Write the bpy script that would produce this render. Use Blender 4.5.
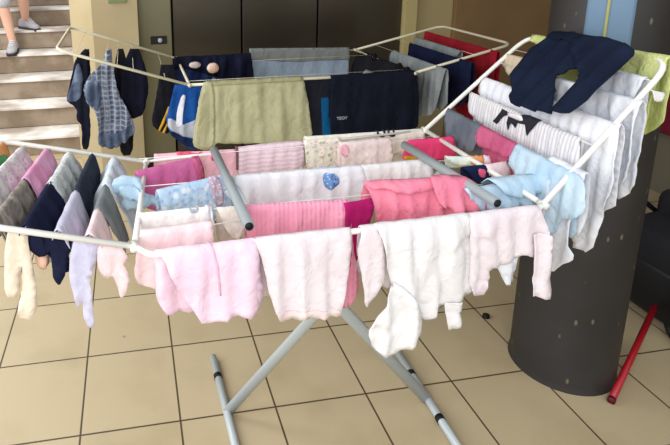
import bpy, bmesh, math, random
from mathutils import Vector, Matrix, noise
from mathutils.geometry import delaunay_2d_cdt
PI = math.pi
C = bpy.context.scene.collection
for o in list(bpy.data.objects): bpy.data.objects.remove(o)

# ---------------------------------------------------------------- camera
F, PX, PY = 569.087, 223.964, 87.878          # focal length and principal point in pixels (670x445 frame)
CAM = Vector((0.97675, -1.74651, 1.69353))
_y, _p, _r = 0.161827, -0.243451, -0.016156
_f = Vector((math.sin(_y)*math.cos(_p), math.cos(_y)*math.cos(_p), math.sin(_p)))
_rt = Vector((math.cos(_y), -math.sin(_y), 0)); _up = _rt.cross(_f)
RT = _rt*math.cos(_r) + _up*math.sin(_r); UP = -_rt*math.sin(_r) + _up*math.cos(_r)
cam = bpy.data.cameras.new('camera'); co = bpy.data.objects.new('camera', cam); C.objects.link(co)
co.matrix_world = Matrix(((RT.x, UP.x, -_f.x, CAM.x), (RT.y, UP.y, -_f.y, CAM.y), (RT.z, UP.z, -_f.z, CAM.z), (0, 0, 0, 1)))
cam.sensor_width = 36; cam.lens = F/670*36
cam.shift_x = (335-PX)/670; cam.shift_y = (PY-222.5)/670
cam.clip_start = .05
bpy.context.scene.camera = co

# ---------------------------------------------------------------- light and exposure
sc = bpy.context.scene
sc.view_settings.view_transform = 'Standard'; sc.view_settings.look = 'None'
sc.view_settings.exposure = 0.08; sc.view_settings.gamma = 1; sc.view_settings.use_curve_mapping = False
w = bpy.data.worlds.new('sky'); sc.world = w; w.use_nodes = True
w.node_tree.nodes['Background'].inputs[0].default_value = (0.93, 0.97, 1.0, 1)
w.node_tree.nodes['Background'].inputs[1].default_value = 0.95
def area(name, loc, target, size, sy, power, col=(1, 1, 1)):
    l = bpy.data.lights.new(name, 'AREA'); l.shape = 'RECTANGLE'; l.size = size; l.size_y = sy; l.energy = power; l.color = col
    o = bpy.data.objects.new(name, l); C.objects.link(o); o.location = loc
    o.rotation_euler = (Vector(target)-Vector(loc)).to_track_quat('-Z', 'Y').to_euler(); return o
area('daylight_entrance', (-0.3, -3.4, 2.7), (1.5, 0, .7), 3.0, 1.6, 85, (1, .985, .97))
area('daylight_stairwell', (-1.2, 2.0, 3.3), (0.0, 4.0, .6), 1.6, 1.6, 85, (1, .98, .95))
area('daylight_side', (-1.7, -.4, 1.9), (.6, -.1, .4), 1.2, 1.6, 42, (.98, .97, 1))

# ---------------------------------------------------------------- helpers
def at(u, v, x=None, y=None, z=None):          # the point of the place seen at a pixel, on a plane of known x, y or z
    d = RT*((u-PX)/F) - UP*((v-PY)/F) + _f
    t = (x-CAM.x)/d.x if x is not None else (y-CAM.y)/d.y if y is not None else (z-CAM.z)/d.z
    return CAM + d*t
def ray(u, v): return RT*((u-PX)/F) - UP*((v-PY)/F) + _f

def lin(c):
    return tuple((x/12.92 if x <= .04045 else ((x+.055)/1.055)**2.4) for x in (c[0]/255, c[1]/255, c[2]/255)) + (1,)
_m = {}
def mat(name, col, rough=.8, metal=0, bump=0, bscale=60, col2=None, cscale=8, spec=.3, pattern=None):
    if name in _m: return _m[name]
    m = bpy.data.materials.new(name); m.use_nodes = True; _m[name] = m
    nt = m.node_tree; N = nt.nodes; L = nt.links; b = N['Principled BSDF']
    b.inputs['Roughness'].default_value = rough; b.inputs['Metallic'].default_value = metal
    b.inputs['Specular IOR Level'].default_value = spec
    b.inputs['Base Color'].default_value = lin(col)
    tc = N.new('ShaderNodeTexCoord')
    def mixc(fac, a, c):
        mx = N.new('ShaderNodeMix'); mx.data_type = 'RGBA'
        L.new(fac, mx.inputs['Factor'])
        for k, v in (('A', a), ('B', c)):
            s = [i for i in mx.inputs if i.name == k and i.type == 'RGBA'][0]
            if isinstance(v, tuple): s.default_value = v
            else: L.new(v, s)
        return [o for o in mx.outputs if o.type == 'RGBA'][0]
    def ramp(src, a, bb):
        r = N.new('ShaderNodeMapRange'); r.inputs['From Min'].default_value = a; r.inputs['From Max'].default_value = bb
        L.new(src, r.inputs['Value']); return r.outputs[0]
    colour = lin(col)
    if col2:
        n = N.new('ShaderNodeTexNoise'); n.inputs['Scale'].default_value = cscale; n.inputs['Detail'].default_value = 3
        L.new(tc.outputs['Object'], n.inputs['Vector'])
        colour = mixc(ramp(n.outputs['Fac'], .38, .62), lin(col), lin(col2))
    if pattern:
        kind = pattern[0]
        if kind == 'stripes':      # ('stripes', colour, per metre, axis, width)
            sep = N.new('ShaderNodeSeparateXYZ'); L.new(tc.outputs['UV'], sep.inputs[0])
            mu = N.new('ShaderNodeMath'); mu.operation = 'MULTIPLY'; mu.inputs[1].default_value = pattern[2]; L.new(sep.outputs[pattern[3]], mu.inputs[0])
            fr = N.new('ShaderNodeMath'); fr.operation = 'FRACT'; L.new(mu.outputs[0], fr.inputs[0])
            lt = N.new('ShaderNodeMath'); lt.operation = 'LESS_THAN'; lt.inputs[1].default_value = pattern[4]; L.new(fr.outputs[0], lt.inputs[0])
            colour = mixc(lt.outputs[0], colour, lin(pattern[1]))
        if kind == 'plaid':
            sep = N.new('ShaderNodeSeparateXYZ'); L.new(tc.outputs['UV'], sep.inputs[0])
            for ax, c_, k in ((0, pattern[1], pattern[3]), (1, pattern[1], pattern[3]), (0, pattern[2], pattern[3]*2.3), (1, pattern[2], pattern[3]*2.3)):
                mu = N.new('ShaderNodeMath'); mu.operation = 'MULTIPLY'; mu.inputs[1].default_value = k; L.new(sep.outputs[ax], mu.inputs[0])
                fr = N.new('ShaderNodeMath'); fr.operation = 'FRACT'; L.new(mu.outputs[0], fr.inputs[0])
                lt = N.new('ShaderNodeMath'); lt.operation = 'LESS_THAN'; lt.inputs[1].default_value = .3; L.new(fr.outputs[0], lt.inputs[0])
                h = N.new('ShaderNodeMath'); h.operation = 'MULTIPLY'; h.inputs[1].default_value = .55; L.new(lt.outputs[0], h.inputs[0])
                colour = mixc(h.outputs[0], colour, lin(c_))
        if kind == 'spots':        # ('spots', colour, scale, size)
            v = N.new('ShaderNodeTexVoronoi'); v.inputs['Scale'].default_value = pattern[2]; L.new(tc.outputs['UV'], v.inputs['Vector'])
            colour = mixc(ramp(v.outputs['Distance'], pattern[3], pattern[3]*.55), colour, lin(pattern[1]))
            if len(pattern) > 4:
                v = N.new('ShaderNodeTexVoronoi'); v.inputs['Scale'].default_value = pattern[2]*.63; L.new(tc.outputs['UV'], v.inputs['Vector'])
                colour = mixc(ramp(v.outputs['Distance'], pattern[3], pattern[3]*.55), colour, lin(pattern[4]))
    if not isinstance(colour, tuple): L.new(colour, b.inputs['Base Color'])
    if bump:
        n = N.new('ShaderNodeTexNoise'); n.inputs['Scale'].default_value = bscale; n.inputs['Detail'].default_value = 4
        L.new(tc.outputs['Object'], n.inputs['Vector'])
        bp = N.new('ShaderNodeBump'); bp.inputs['Strength'].default_value = bump; bp.inputs['Distance'].default_value = .004
        if name.startswith('cloth_'):
            n2 = N.new('ShaderNodeTexNoise'); n2.inputs['Scale'].default_value = 17; n2.inputs['Detail'].default_value = 2; n2.inputs['Distortion'].default_value = 1.2
            L.new(tc.outputs['Object'], n2.inputs['Vector'])
            b2 = N.new('ShaderNodeBump'); b2.inputs['Strength'].default_value = .55; b2.inputs['Distance'].default_value = .012
            L.new(n2.outputs['Fac'], b2.inputs['Height']); L.new(b2.outputs[0], bp.inputs['Normal'])
        hsrc = n.outputs['Fac']
        if pattern and pattern[0] == 'rib':    # ('rib', per metre, axis)
            sep = N.new('ShaderNodeSeparateXYZ'); L.new(tc.outputs['UV'], sep.inputs[0])
            mu = N.new('ShaderNodeMath'); mu.operation = 'MULTIPLY'; mu.inputs[1].default_value = pattern[1]*2*PI; L.new(sep.outputs[pattern[2]], mu.inputs[0])
            sn = N.new('ShaderNodeMath'); sn.operation = 'SINE'; L.new(mu.outputs[0], sn.inputs[0])
            ad = N.new('ShaderNodeMath'); ad.operation = 'ADD'; L.new(sn.outputs[0], ad.inputs[0]); L.new(n.outputs['Fac'], ad.inputs[1]); hsrc = ad.outputs[0]
        L.new(hsrc, bp.inputs['Height']); L.new(bp.outputs[0], b.inputs['Normal'])
    return m
def cloth(name, col, col2=None, pattern=None, bump=.35, bscale=45, cscale=8):
    m = mat('cloth_'+name, col, .92, 0, bump, bscale, col2, cscale, .15, pattern)
    return m

def link(name, me, m=None, parent=None, smooth=True):
    o = bpy.data.objects.new(name, me); C.objects.link(o)
    if m: me.materials.append(m)
    if parent is not None: o.parent = parent
    if smooth:
        for p in me.polygons: p.use_smooth = True
    return o
def frombm(name, bm, m=None, parent=None, smooth=True):
    me = bpy.data.meshes.new(name); bmesh.ops.recalc_face_normals(bm, faces=bm.faces); bm.to_mesh(me); bm.free()
    return link(name, me, m, parent, smooth)
def tag(o, label=None, cat=None, group=None, kind=None):
    if label: o['label'] = label
    if cat: o['category'] = cat
    if group: o['group'] = group
    if kind: o['kind'] = kind
    return o
def empty(name, loc, label=None, cat=None, group=None):
    o = bpy.data.objects.new(name, None); C.objects.link(o); o.location = loc; o.empty_display_size = .1
    bpy.context.view_layer.update()
    return tag(o, label, cat, group)
def box(bm, x0, x1, y0, y1, z0, z1, bev=0):
    r = bmesh.ops.create_cube(bm, size=1)['verts']
    bmesh.ops.transform(bm, verts=r, matrix=Matrix.Translation(((x0+x1)/2, (y0+y1)/2, (z0+z1)/2)) @ Matrix.Diagonal((x1-x0, y1-y0, z1-z0, 1)))
    if bev:
        es = list({e for v in r for e in v.link_edges})
        bmesh.ops.bevel(bm, geom=es, offset=bev, segments=2, affect='EDGES', profile=.5)
def tube(bm, pts, r, seg=10, closed=False, cap=True, flat=None):
    """swept tube along pts; r number or list"""
    pts = [Vector(p) for p in pts]; n = len(pts); rings = []
    prev = None
    for i, p in enumerate(pts):
        if closed: d = (pts[(i+1) % n]-pts[i-1]).normalized()
        else: d = (pts[min(i+1, n-1)]-pts[max(i-1, 0)]).normalized()
        if prev is None:
            a = d.orthogonal().normalized()
            if flat is not None: a = Vector(flat).cross(d).normalized()
        else:
            a = (prev - d*prev.dot(d)).normalized()
        prev = a; b = d.cross(a)
        rr = r[i] if isinstance(r, (list, tuple)) else r
        ra, rb = (rr if not isinstance(rr, tuple) else rr[0]), (rr if not isinstance(rr, tuple) else rr[1])
        rings.append([bm.verts.new(p + a*math.cos(2*PI*k/seg)*ra + b*math.sin(2*PI*k/seg)*rb) for k in range(seg)])
    for i in range(n if closed else n-1):
        A, B = rings[i], rings[(i+1) % n]
        for k in range(seg):
            bm.faces.new((A[k], A[(k+1) % seg], B[(k+1) % seg], B[k]))
    if cap and not closed:
        bm.faces.new(rings[0][::-1]); bm.faces.new(rings[-1])
def roundpath(pts, rad, n=6):
    """rounds the inner corners of a polyline"""
    pts = [Vector(p) for p in pts]; out = [pts[0]]
    for i in range(1, len(pts)-1):
        a = (pts[i-1]-pts[i]); b = (pts[i+1]-pts[i]); r = min(rad, a.length*.45, b.length*.45)
        p0 = pts[i]+a.normalized()*r; p2 = pts[i]+b.normalized()*r
        for k in range(n+1):
            t = k/n; out.append(p0*(1-t)**2 + pts[i]*2*t*(1-t) + p2*t*t)
    out.append(pts[-1]); return out

# ---------------------------------------------------------------- room materials
def nodes_floor():
    m = bpy.data.materials.new('floor_tiles'); m.use_nodes = True
    N = m.node_tree.nodes; L = m.node_tree.links; b = N['Principled BSDF']
    tc = N.new('ShaderNodeTexCoord'); br = N.new('ShaderNodeTexBrick')
    br.offset = 0; br.squash = 1
    br.inputs['Scale'].default_value = 1; br.inputs['Brick Width'].default_value = .36; br.inputs['Row Height'].default_value = .41
    br.inputs['Mortar Size'].default_value = .0042; br.inputs['Mortar Smooth'].default_value = .3
    br.inputs['Bias'].default_value = 0
    br.inputs['Color1'].default_value = lin((194, 177, 144)); br.inputs['Color2'].default_value = lin((188, 171, 138))
    br.inputs['Mortar'].default_value = lin((84, 72, 54))
    L.new(tc.outputs['Object'], br.inputs['Vector'])
    n = N.new('ShaderNodeTexNoise'); n.inputs['Scale'].default_value = 3.5; n.inputs['Detail'].default_value = 5; L.new(tc.outputs['Object'], n.inputs['Vector'])
    mx = N.new('ShaderNodeMix'); mx.data_type = 'RGBA'; mx.blend_type = 'MULTIPLY'
    r = N.new('ShaderNodeMapRange'); r.inputs['From Min'].default_value = .5; r.inputs['From Max'].default_value = .8; r.inputs['To Max'].default_value = .5
    L.new(n.outputs['Fac'], r.inputs['Value']); L.new(r.outputs[0], mx.inputs['Factor'])
    rg = [i for i in mx.inputs if i.type == 'RGBA']; L.new(br.outputs['Color'], rg[0]); rg[1].default_value = lin((214, 205, 190))
    v = N.new('ShaderNodeTexVoronoi'); v.inputs['Scale'].default_value = 2.2; L.new(tc.outputs['Object'], v.inputs['Vector'])
    r2 = N.new('ShaderNodeMapRange'); r2.inputs['From Min'].default_value = .028; r2.inputs['From Max'].default_value = .018; r2.inputs['To Max'].default_value = .6
    L.new(v.outputs['Distance'], r2.inputs['Value'])
    mx2 = N.new('ShaderNodeMix'); mx2.data_type = 'RGBA'; L.new(r2.outputs[0], mx2.inputs['Factor'])
    rg2 = [i for i in mx2.inputs if i.type == 'RGBA']; L.new([o for o in mx.outputs if o.type == 'RGBA'][0], rg2[0]); rg2[1].default_value = lin((110, 95, 75))
    L.new([o for o in mx2.outputs if o.type == 'RGBA'][0], b.inputs['Base Color'])
    b.inputs['Roughness'].default_value = .42; b.inputs['Specular IOR Level'].default_value = .35
    bp = N.new('ShaderNodeBump'); bp.inputs['Strength'].default_value = .25; bp.inputs['Distance'].default_value = .003; bp.invert = True
    L.new(br.outputs['Fac'], bp.inputs['Height']); L.new(bp.outputs[0], b.inputs['Normal'])
    return m
M_wall_tan = mat('wall_tan_plaster', (182, 168, 134), .85, bump=.1, bscale=30, col2=(174, 158, 124), cscale=2)
M_wall_brown = mat('wall_brown_plaster', (140, 112, 78), .85, bump=.1, bscale=30, col2=(132, 104, 72), cscale=2)
M_wall_cream = mat('wall_cream_plaster', (176, 160, 118), .85, bump=.1, bscale=30)
M_grey_wall = mat('wall_grey_plaster', (120, 114, 98), .9, bump=.1, bscale=30)
M_steel = mat('brushed_steel', (96, 90, 78), .3, .85, bump=.02, bscale=200, col2=(90, 84, 72), cscale=1.5)
M_steel_jamb = mat('steel_jamb', (128, 124, 98), .4, .6)
M_dark = mat('dark_trim', (34, 32, 30), .6)
M_stair = mat('stair_concrete', (156, 140, 122), .9, bump=.3, bscale=25, col2=(132, 116, 98), cscale=6)
M_nose = mat('stair_tread_daylit', (236, 232, 226), .6, bump=.1, bscale=30, col2=(176, 162, 150), cscale=3)  # pale tone paints daylight onto the treads, darker patches are dirt
M_white_tube = mat('white_enamel', (236, 236, 230), .35, spec=.5)
M_cream_tube = mat('ivory_enamel', (222, 216, 190), .4, spec=.5)
M_grey_tube = mat('grey_enamel', (186, 195, 198), .38, spec=.5, metal=.1)
M_grey_dk = mat('grey_plastic_pipe', (150, 158, 161), .45, spec=.4)
M_rubber = mat('black_rubber', (22, 22, 24), .6)

# ---------------------------------------------------------------- the setting
def struct(name, bm, m, smooth=False, parent=None, label=None):
    o = frombm(name, bm, m, parent, smooth)
    if parent is None: o['kind'] = 'structure'
    return o
YB = 2.5                                               # face of the back wall
bm = bmesh.new(); box(bm, -3.5, 6.5, -4.5, 6.5, -.1, 0); struct('floor', bm, nodes_floor())
# stairs rising behind on the left
st = bmesh.new(); nose = bmesh.new()
for k in range(11):
    y = 3.0+.29*k; z = .167+.186*k
    box(st, -3.2, .62, y, 6.4, max(0, z-.18), z-.022)
    box(nose, -3.2, .62, y-.02, y+.31, z-.022, z, .004)
s_ = struct('staircase', st, M_stair); tag(s_, 'concrete staircase rising behind the left side of the laundry', 'staircase'); s_['kind'] = 'structure'
tr = frombm('stair_treads', nose, M_nose, s_, False); tr['label'] = 'pale, partly dirty treads with daylight painted into the colour'
# pier with a chamfered left corner, between stairs and lift
x0 = at(95, 60, y=YB-.1).x; x1 = at(140, 60, y=YB-.1).x
bm = bmesh.new()
prof = [(x0, YB-.1), (x1, YB-.1), (x1, YB+.6), (x0-.17, YB+.6), (x0-.17, YB+.09)]
vs = [bm.verts.new((x, y, 0)) for x, y in prof]; f = bm.faces.new(vs)
r = bmesh.ops.extrude_face_region(bm, geom=[f]); bmesh.ops.translate(bm, verts=[g for g in r['geom'] if isinstance(g, bmesh.types.BMVert)], vec=(0, 0, 2.8))
o = struct('wall_pier', bm, M_wall_tan)
bm = bmesh.new(); box(bm, at(108, 0, y=YB-.1).x, at(126, 0, y=YB-.1).x, YB-.112, YB-.1, at(115, 3, y=YB-.1).z, at(115, 3, y=YB-.1).z+.13, .003)
tag(frombm('wall_sign', bm, mat('sign_green', (120, 132, 92), .5), None, False), 'small greenish plate fixed high on the tan pier', 'sign')
# steel lift front
bx = [at(u, 60, y=YB).x for u in (140, 174, 243, 318, 401, 413, 452, 556)]
def slab(name, xa, xb, ya, m, z1=2.8, z0=0, dep=.15, kind=True, parent=None):
    bm = bmesh.new(); box(bm, xa, xb, ya, ya+dep, z0, z1, .003)
    return struct(name, bm, m, False, parent)
slab('wall_back', bx[0]-.05, bx[4]+.01, YB+.16, M_grey_wall)
slab('trim_1', bx[0], bx[1]-.01, YB, M_steel_jamb)
for i in range(3):
    d = slab('door_%d' % (i+1), bx[1+i]+.006, bx[2+i]-.008, YB+.03, M_steel, 2.3)
slab('trim_2', bx[1]-.01, bx[4], YB+.0, M_steel, 2.8, 2.3)
slab('trim_3', bx[4], bx[5], YB-.02, mat('pilaster_cream', (186, 172, 122), .8), dep=.3)
slab('wall_cream', bx[5], bx[6], YB+.05, M_wall_cream, dep=.3)
slab('wall_right', bx[6], 4.52, YB-.0, M_wall_brown, dep=.3)
slab('baseboard_back', bx[0], 4.5, YB-.035, M_dark, .09, 0, .03)
# lift call panel
t = empty('lift_call_panel', (at(160, 40, y=YB).x, YB, at(160, 40, y=YB).z), 'dark lift call panel with a round pale button on the steel jamb', 'control panel')
bm = bmesh.new(); box(bm, -.07, .05, -.012, 0, -.03, .03, .003); frombm('panel_plate', bm, M_dark, t, False)
bm = bmesh.new(); bmesh.ops.create_cone(bm, cap_ends=True, segments=20, radius1=.018, radius2=.016, depth=.012, matrix=Matrix.Translation((.0, -.017, 0)) @ Matrix.Rotation(PI/2, 4, 'X')); frombm('button', bm, mat('button_pale', (190, 196, 205), .3), t)
# unseen ceiling slab over the lift lobby, added to darken the back
bm = bmesh.new(); box(bm, .2, 4.65, -.2, 3.0, 2.62, 2.8); struct('ceiling', bm, mat('ceiling_plaster', (150, 142, 125), .9))
bm = bmesh.new(); box(bm, 4.5, 4.65, -2.5, 2.6, 0, 2.8); struct('wall_side', bm, M_grey_wall)

# round pillar
pc = Vector((2.667, .026, 0)); pr = .1916
bm = bmesh.new()
rng = random.Random(3)
for i in range(1):
    prof = [(pr+.006, 0), (pr+.003, .012), (pr, .03), (pr, 2.62)]
    rings = []
    for rr, z in prof:
        rings.append([bm.verts.new((pc.x+rr*math.cos(2*PI*k/64), pc.y+rr*math.sin(2*PI*k/64), z)) for k in range(64)])
    for a, b in zip(rings, rings[1:]):
        for k in range(64): bm.faces.new((a[k], a[(k+1) % 64], b[(k+1) % 64], b[k]))
mp = mat('pillar_dark_paint', (50, 47, 47), .5, bump=.12, bscale=14, col2=(42, 39, 38), cscale=3, spec=.4)
# scuffs on the paint
nt = mp.node_tree; b_ = nt.nodes['Principled BSDF']; src = b_.inputs['Base Color'].links[0].from_socket
tc_ = nt.nodes.new('ShaderNodeTexCoord'); mp_ = nt.nodes.new('ShaderNodeMapping'); mp_.inputs['Scale'].default_value = (1, 1, .45); nt.links.new(tc_.outputs['Object'], mp_.inputs[0])
vn = nt.nodes.new('ShaderNodeTexVoronoi'); vn.inputs['Scale'].default_value = 19; nt.links.new(mp_.outputs[0], vn.inputs['Vector'])
mr = nt.nodes.new('ShaderNodeMapRange'); mr.inputs['From Min'].default_value = .12; mr.inputs['From Max'].default_value = .06; mr.inputs['To Max'].default_value = .55; nt.links.new(vn.outputs['Distance'], mr.inputs['Value'])
mxx = nt.nodes.new('ShaderNodeMix'); mxx.data_type = 'RGBA'; nt.links.new(mr.outputs[0], mxx.inputs['Factor'])
q = [i for i in mxx.inputs if i.type == 'RGBA']; nt.links.new(src, q[0]); q[1].default_value = lin((140, 130, 105)); nt.links.new([o for o in mxx.outputs if o.type == 'RGBA'][0], b_.inputs['Base Color'])
pil = frombm('pillar', bm, mp); pil['kind'] = 'structure'
bpy.ops.object.select_all(action='DESELECT')
def curved_panel(name, a0, a1, z0, z1, rr, m, n=14):
    bm = bmesh.new(); A = []; B = []
    for k in range(n+1):
        a = a0+(a1-a0)*k/n; A.append(bm.verts.new((pc.x+rr*math.cos(a), pc.y+rr*math.sin(a), z0))); B.append(bm.verts.new((pc.x+rr*math.cos(a), pc.y+rr*math.sin(a), z1)))
    for k in range(n): bm.faces.new((A[k], A[k+1], B[k+1], B[k]))
    o = frombm(name, bm, m, pil); s = o.modifiers.new('s', 'SOLIDIFY'); s.thickness = .003; s.offset = 1; return o
def ang(u, v):      # angle on the pillar's near side seen at a pixel
    d = ray(u, v); a = d.x**2+d.y**2; b = 2*((CAM.x-pc.x)*d.x+(CAM.y-pc.y)*d.y); c = (CAM.x-pc.x)**2+(CAM.y-pc.y)**2-pr**2
    t = (-b-math.sqrt(b*b-4*a*c))/(2*a); p = CAM+d*t; return math.atan2(p.y-pc.y, p.x-pc.x)
o = curved_panel('painted_panel', ang(587, 8), ang(636, 8), 1.05, 2.0, pr+.002, mat('blue_grey_paint', (112, 138, 164), .6, bump=.05)); o['label'] = 'blue-grey painted panel on the dark pillar'
o = curved_panel('panel_line', ang(607, 8), ang(610, 8), 1.05, 2.0, pr+.006, mat('yellow_line', (170, 168, 110), .6), 2); o['label'] = 'thin yellowish vertical line'

# ---------------------------------------------------------------- drying racks
def V(*a): return Vector(a)
def make_rack(label, z, A, B, Cc, D, Ln, Lf, Rn, Rf, tubem, wires_c, nl, nr, legs, tubes, r=.0078, front=None):
    """A,B near left/right corners, Cc,D far ones; Ln,Lf outer ends of the left wing; Rn,Rf of the right wing"""
    t = empty('drying_rack', ((A.x+B.x)/2, (A.y+D.y)/2, 0), label, 'drying rack')
    org = t.location.copy()
    def part(name, paths, rad, m, par=t, seg=10):
        bm = bmesh.new()
        for p in paths: tube(bm, [Vector(q)-org for q in p], rad, seg)
        return frombm(name, bm, m, par)
    part('side_frame', [[A, Cc]], r, tubem)
    part('side_frame', [[B, D]], r, tubem)
    part('front_rail', [roundpath(front or [A, B], .02)], r, tubem); part('back_rail', [[Cc, D]], r*.6, tubem)
    for (fa, fb) in wires_c: part('wire', [[fa, fb]], .0014, tubem, seg=6)
    for (n0, f0, n1, f1, cnt) in ((A, Cc, Ln, Lf, nl), (B, D, Rn, Rf, nr)):
        wg = part('wing_frame', [roundpath([n0, n1, f1, f0], .07)], r, tubem)
        for tt in cnt: part('wire', [[n0.lerp(n1, tt), f0.lerp(f1, tt)]], .0014, tubem, wg, 6)
        part('hinge', [[n0-V(.0, .016, 0), n0+V(0, .016, 0)]], r*1.25, tubem)
        part('hinge', [[f0-V(.0, .016, 0), f0+V(0, .016, 0)]], r*1.25, tubem)
    for (p, q) in tubes:
        part('support_tube', [[p, q]], .0140, M_grey_dk, seg=16)
        for e, s in ((p, (p-q).normalized()),):
            part('tube_hollow', [[e+s*.001, e+s*.003]], .0105, M_rubber, seg=14)  # black disc paints the shade inside the open tube
    for (f0, f1, joint, top, rings) in legs:
        part('foot_bar', [[f0, f1]], .0145, M_grey_tube, seg=14)
        bm = bmesh.new(); d = (top-joint).normalized()
        tube(bm, [joint-org+V(0, 0, .0), joint.lerp(top, .5)-org, top-org], [(.021, .011)]*3, 16, flat=(0, 1, 0))
        frombm('leg', bm, M_grey_tube, t)
        for y in rings:
            p = f0.lerp(f1, y); dd = (f1-f0).normalized(); part('rubber_ring', [[p-dd*.011, p+dd*.011]], .0165, M_rubber, seg=14)
    return t
Z = 1.0
fA, fB, fC, fD = V(.957, -.495, 1), V(2.052, -.488, 1.003), V(1.005, .10, .985), V(2.067, .175, 1.0)
fLn, fLf, fRn, fRf = V(.47, -.495, 1.13), V(.52, .14, 1.083), V(2.375, -.495, 1.385), V(2.46, .175, 1.345)
def gy(u, v): return at(u, v, z=Z).y
def cw(l, r_): return (at(l[0], l[1], z=Z-.002), at(r_[0], r_[1], z=Z-.002))
wc = [cw((137, 233), (243, 221)), cw((138, 216), (520, 181)), cw((137, 187), (486, 157)), cw((138, 159), (440, 136))]
lwt = [(fC.x-at(u, v, y=.12).x)/(fC.x-fLf.x) for u, v in ((6, 150), (25, 143), (49, 147), (71, 150), (93, 150), (115, 157))]
def brx(x): return (bA.x-x)/(bA.x-bLn.x)
zf = .016
make_rack('white winged drying rack in front with baby clothes over every rail', Z, fA, fB, fC, fD, fLn, fLf, fRn, fRf, M_white_tube, wc, lwt, (.22, .41, .56, .72, .86),
          [(V(1.244, .292, zf), V(1.262, -.40, zf), V(1.256, -.005, zf), V(1.935, -.19, .985), (.17, .84)),
           (V(2.018, .22, zf), V(2.004, -.36, zf), V(2.008, -.085, zf), V(1.245, -.17, .985), (.30, .69))],
          [(at(249, 226, z=1.022), at(214, 150, z=1.022)), (at(497, 203, z=1.022), at(404, 145, z=1.022))],
          front=[fA, at(152, 255.5, z=1.0), at(537, 209.5, z=1.0), fB])
bA, bB, bC, bD = V(1.262, 1.11, 1), V(2.51, 1.11, 1), V(1.262, 1.86, 1), V(2.47, 1.86, 1)
bLn, bLf, bRn, bRf = V(.61, 1.11, 1.215), V(.61, 1.86, 1.225), V(3.09, 1.11, 1.135), V(3.09, 1.86, 1.14)
make_rack('ivory winged drying rack at the back with dark adult clothes', Z, bA, bB, bC, bD, bLn, bLf, bRn, bRf, M_cream_tube, [(bA.lerp(bC, v), bB.lerp(bD, v)) for v in (.12, .74)], [brx(x) for x in (.70, .84, .90, .98, 1.14)], (.22, .46, .62, .78),
          [(V(1.6, 1.75, zf), V(1.6, 1.2, zf), V(1.6, 1.48, zf), V(2.4, 1.48, .93), (.15, .85)),
           (V(2.2, 1.75, zf), V(2.2, 1.2, zf), V(2.2, 1.46, zf), V(1.45, 1.46, .93), (.15, .85))],
          [(V(1.45, 1.13, .93), V(1.45, 1.5, .93)), (V(2.4, 1.13, .93), V(2.4, 1.5, .93))])

# ---------------------------------------------------------------- cloth
class Plane:
    """a line of hanging: o start, a unit direction along it, d downward direction of the seen side, n towards the viewer, db down behind"""
    def __init__(s, p0, p1, d=None, flip=False, db=None):
        s.o = p0.copy(); s.a = (p1-p0).normalized(); s.len = (p1-p0).length
        s.d = Vector((0, 0, -1)) if d is None else d.normalized()
        s.n = s.d.cross(s.a).normalized()
        if s.n.dot(CAM-s.o) < 0: s.n = -s.n
        if flip: s.n = -s.n
        s.db = Vector((0, 0, -1)) if db is None else db
    def sv(s, u, v):
        r = ray(u, v); o = s.o + s.n*.012
        t = (o-CAM).dot(s.n)/r.dot(s.n); h = CAM+r*t-o
        # solve h = S a + T d
        aa, ad, dd = s.a.dot(s.a), s.a.dot(s.d), s.d.dot(s.d); ha, hd = h.dot(s.a), h.dot(s.d)
        det = aa*dd-ad*ad; return ((ha*dd-hd*ad)/det, (hd*aa-ha*ad)/det)
def TOP(pl, pr_, z=Z+.004): return Plane(at(pl[0], pl[1], z=z), at(pr_[0], pr_[1], z=z))
def XP(y, pl, pr_): return Plane(at(pl[0], pl[1], y=y), at(pr_[0], pr_[1], y=y))

def dens(poly, h):
    out = []
    for i, p in enumerate(poly):
        q = poly[(i+1) % len(poly)]; L = math.hypot(q[0]-p[0], q[1]-p[1]); n = max(1, int(L/h))
        for k in range(n): out.append((p[0]+(q[0]-p[0])*k/n, p[1]+(q[1]-p[1])*k/n))
    return out
def chaikin(poly, keep):
    out = []
    n = len(poly)
    for i in range(n):
        p, q = poly[i], poly[(i+1) % n]
        kp, kq = keep[i], keep[(i+1) % n]
        out.append(p if kp else (p[0]*.8+q[0]*.2, p[1]*.8+q[1]*.2))
        if not kq: out.append((p[0]*.2+q[0]*.8, p[1]*.2+q[1]*.8))
    return out
def cdt(poly, h):
    n = len(poly); xs = [p[0] for p in poly]; ys = [p[1] for p in poly]
    pts = [Vector(p) for p in poly]
    x0, x1, y0, y1 = min(xs), max(xs), min(ys), max(ys)
    def inside(x, y):
        c = False
        for i in range(n):
            (ax, ay), (bx_, by) = poly[i], poly[i-1]
            if (ay > y) != (by > y) and x < (bx_-ax)*(y-ay)/(by-ay)+ax: c = not c
        return c
    def near(x, y):
        for px_, py_ in poly:
            if (px_-x)**2+(py_-y)**2 < (h*.55)**2: return True
        return False
    j = 0; y = y0+h*.5
    while y < y1:
        x = x0+h*.5+(h*.5 if j % 2 else 0)
        while x < x1:
            if inside(x, y) and not near(x, y): pts.append(Vector((x, y)))
            x += h
        y += h*.87; j += 1
    edges = [(i, (i+1) % n) for i in range(n)]
    r = delaunay_2d_cdt(pts, edges, [list(range(n))], 1, 1e-6)
    return r[0], r[2]

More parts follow.
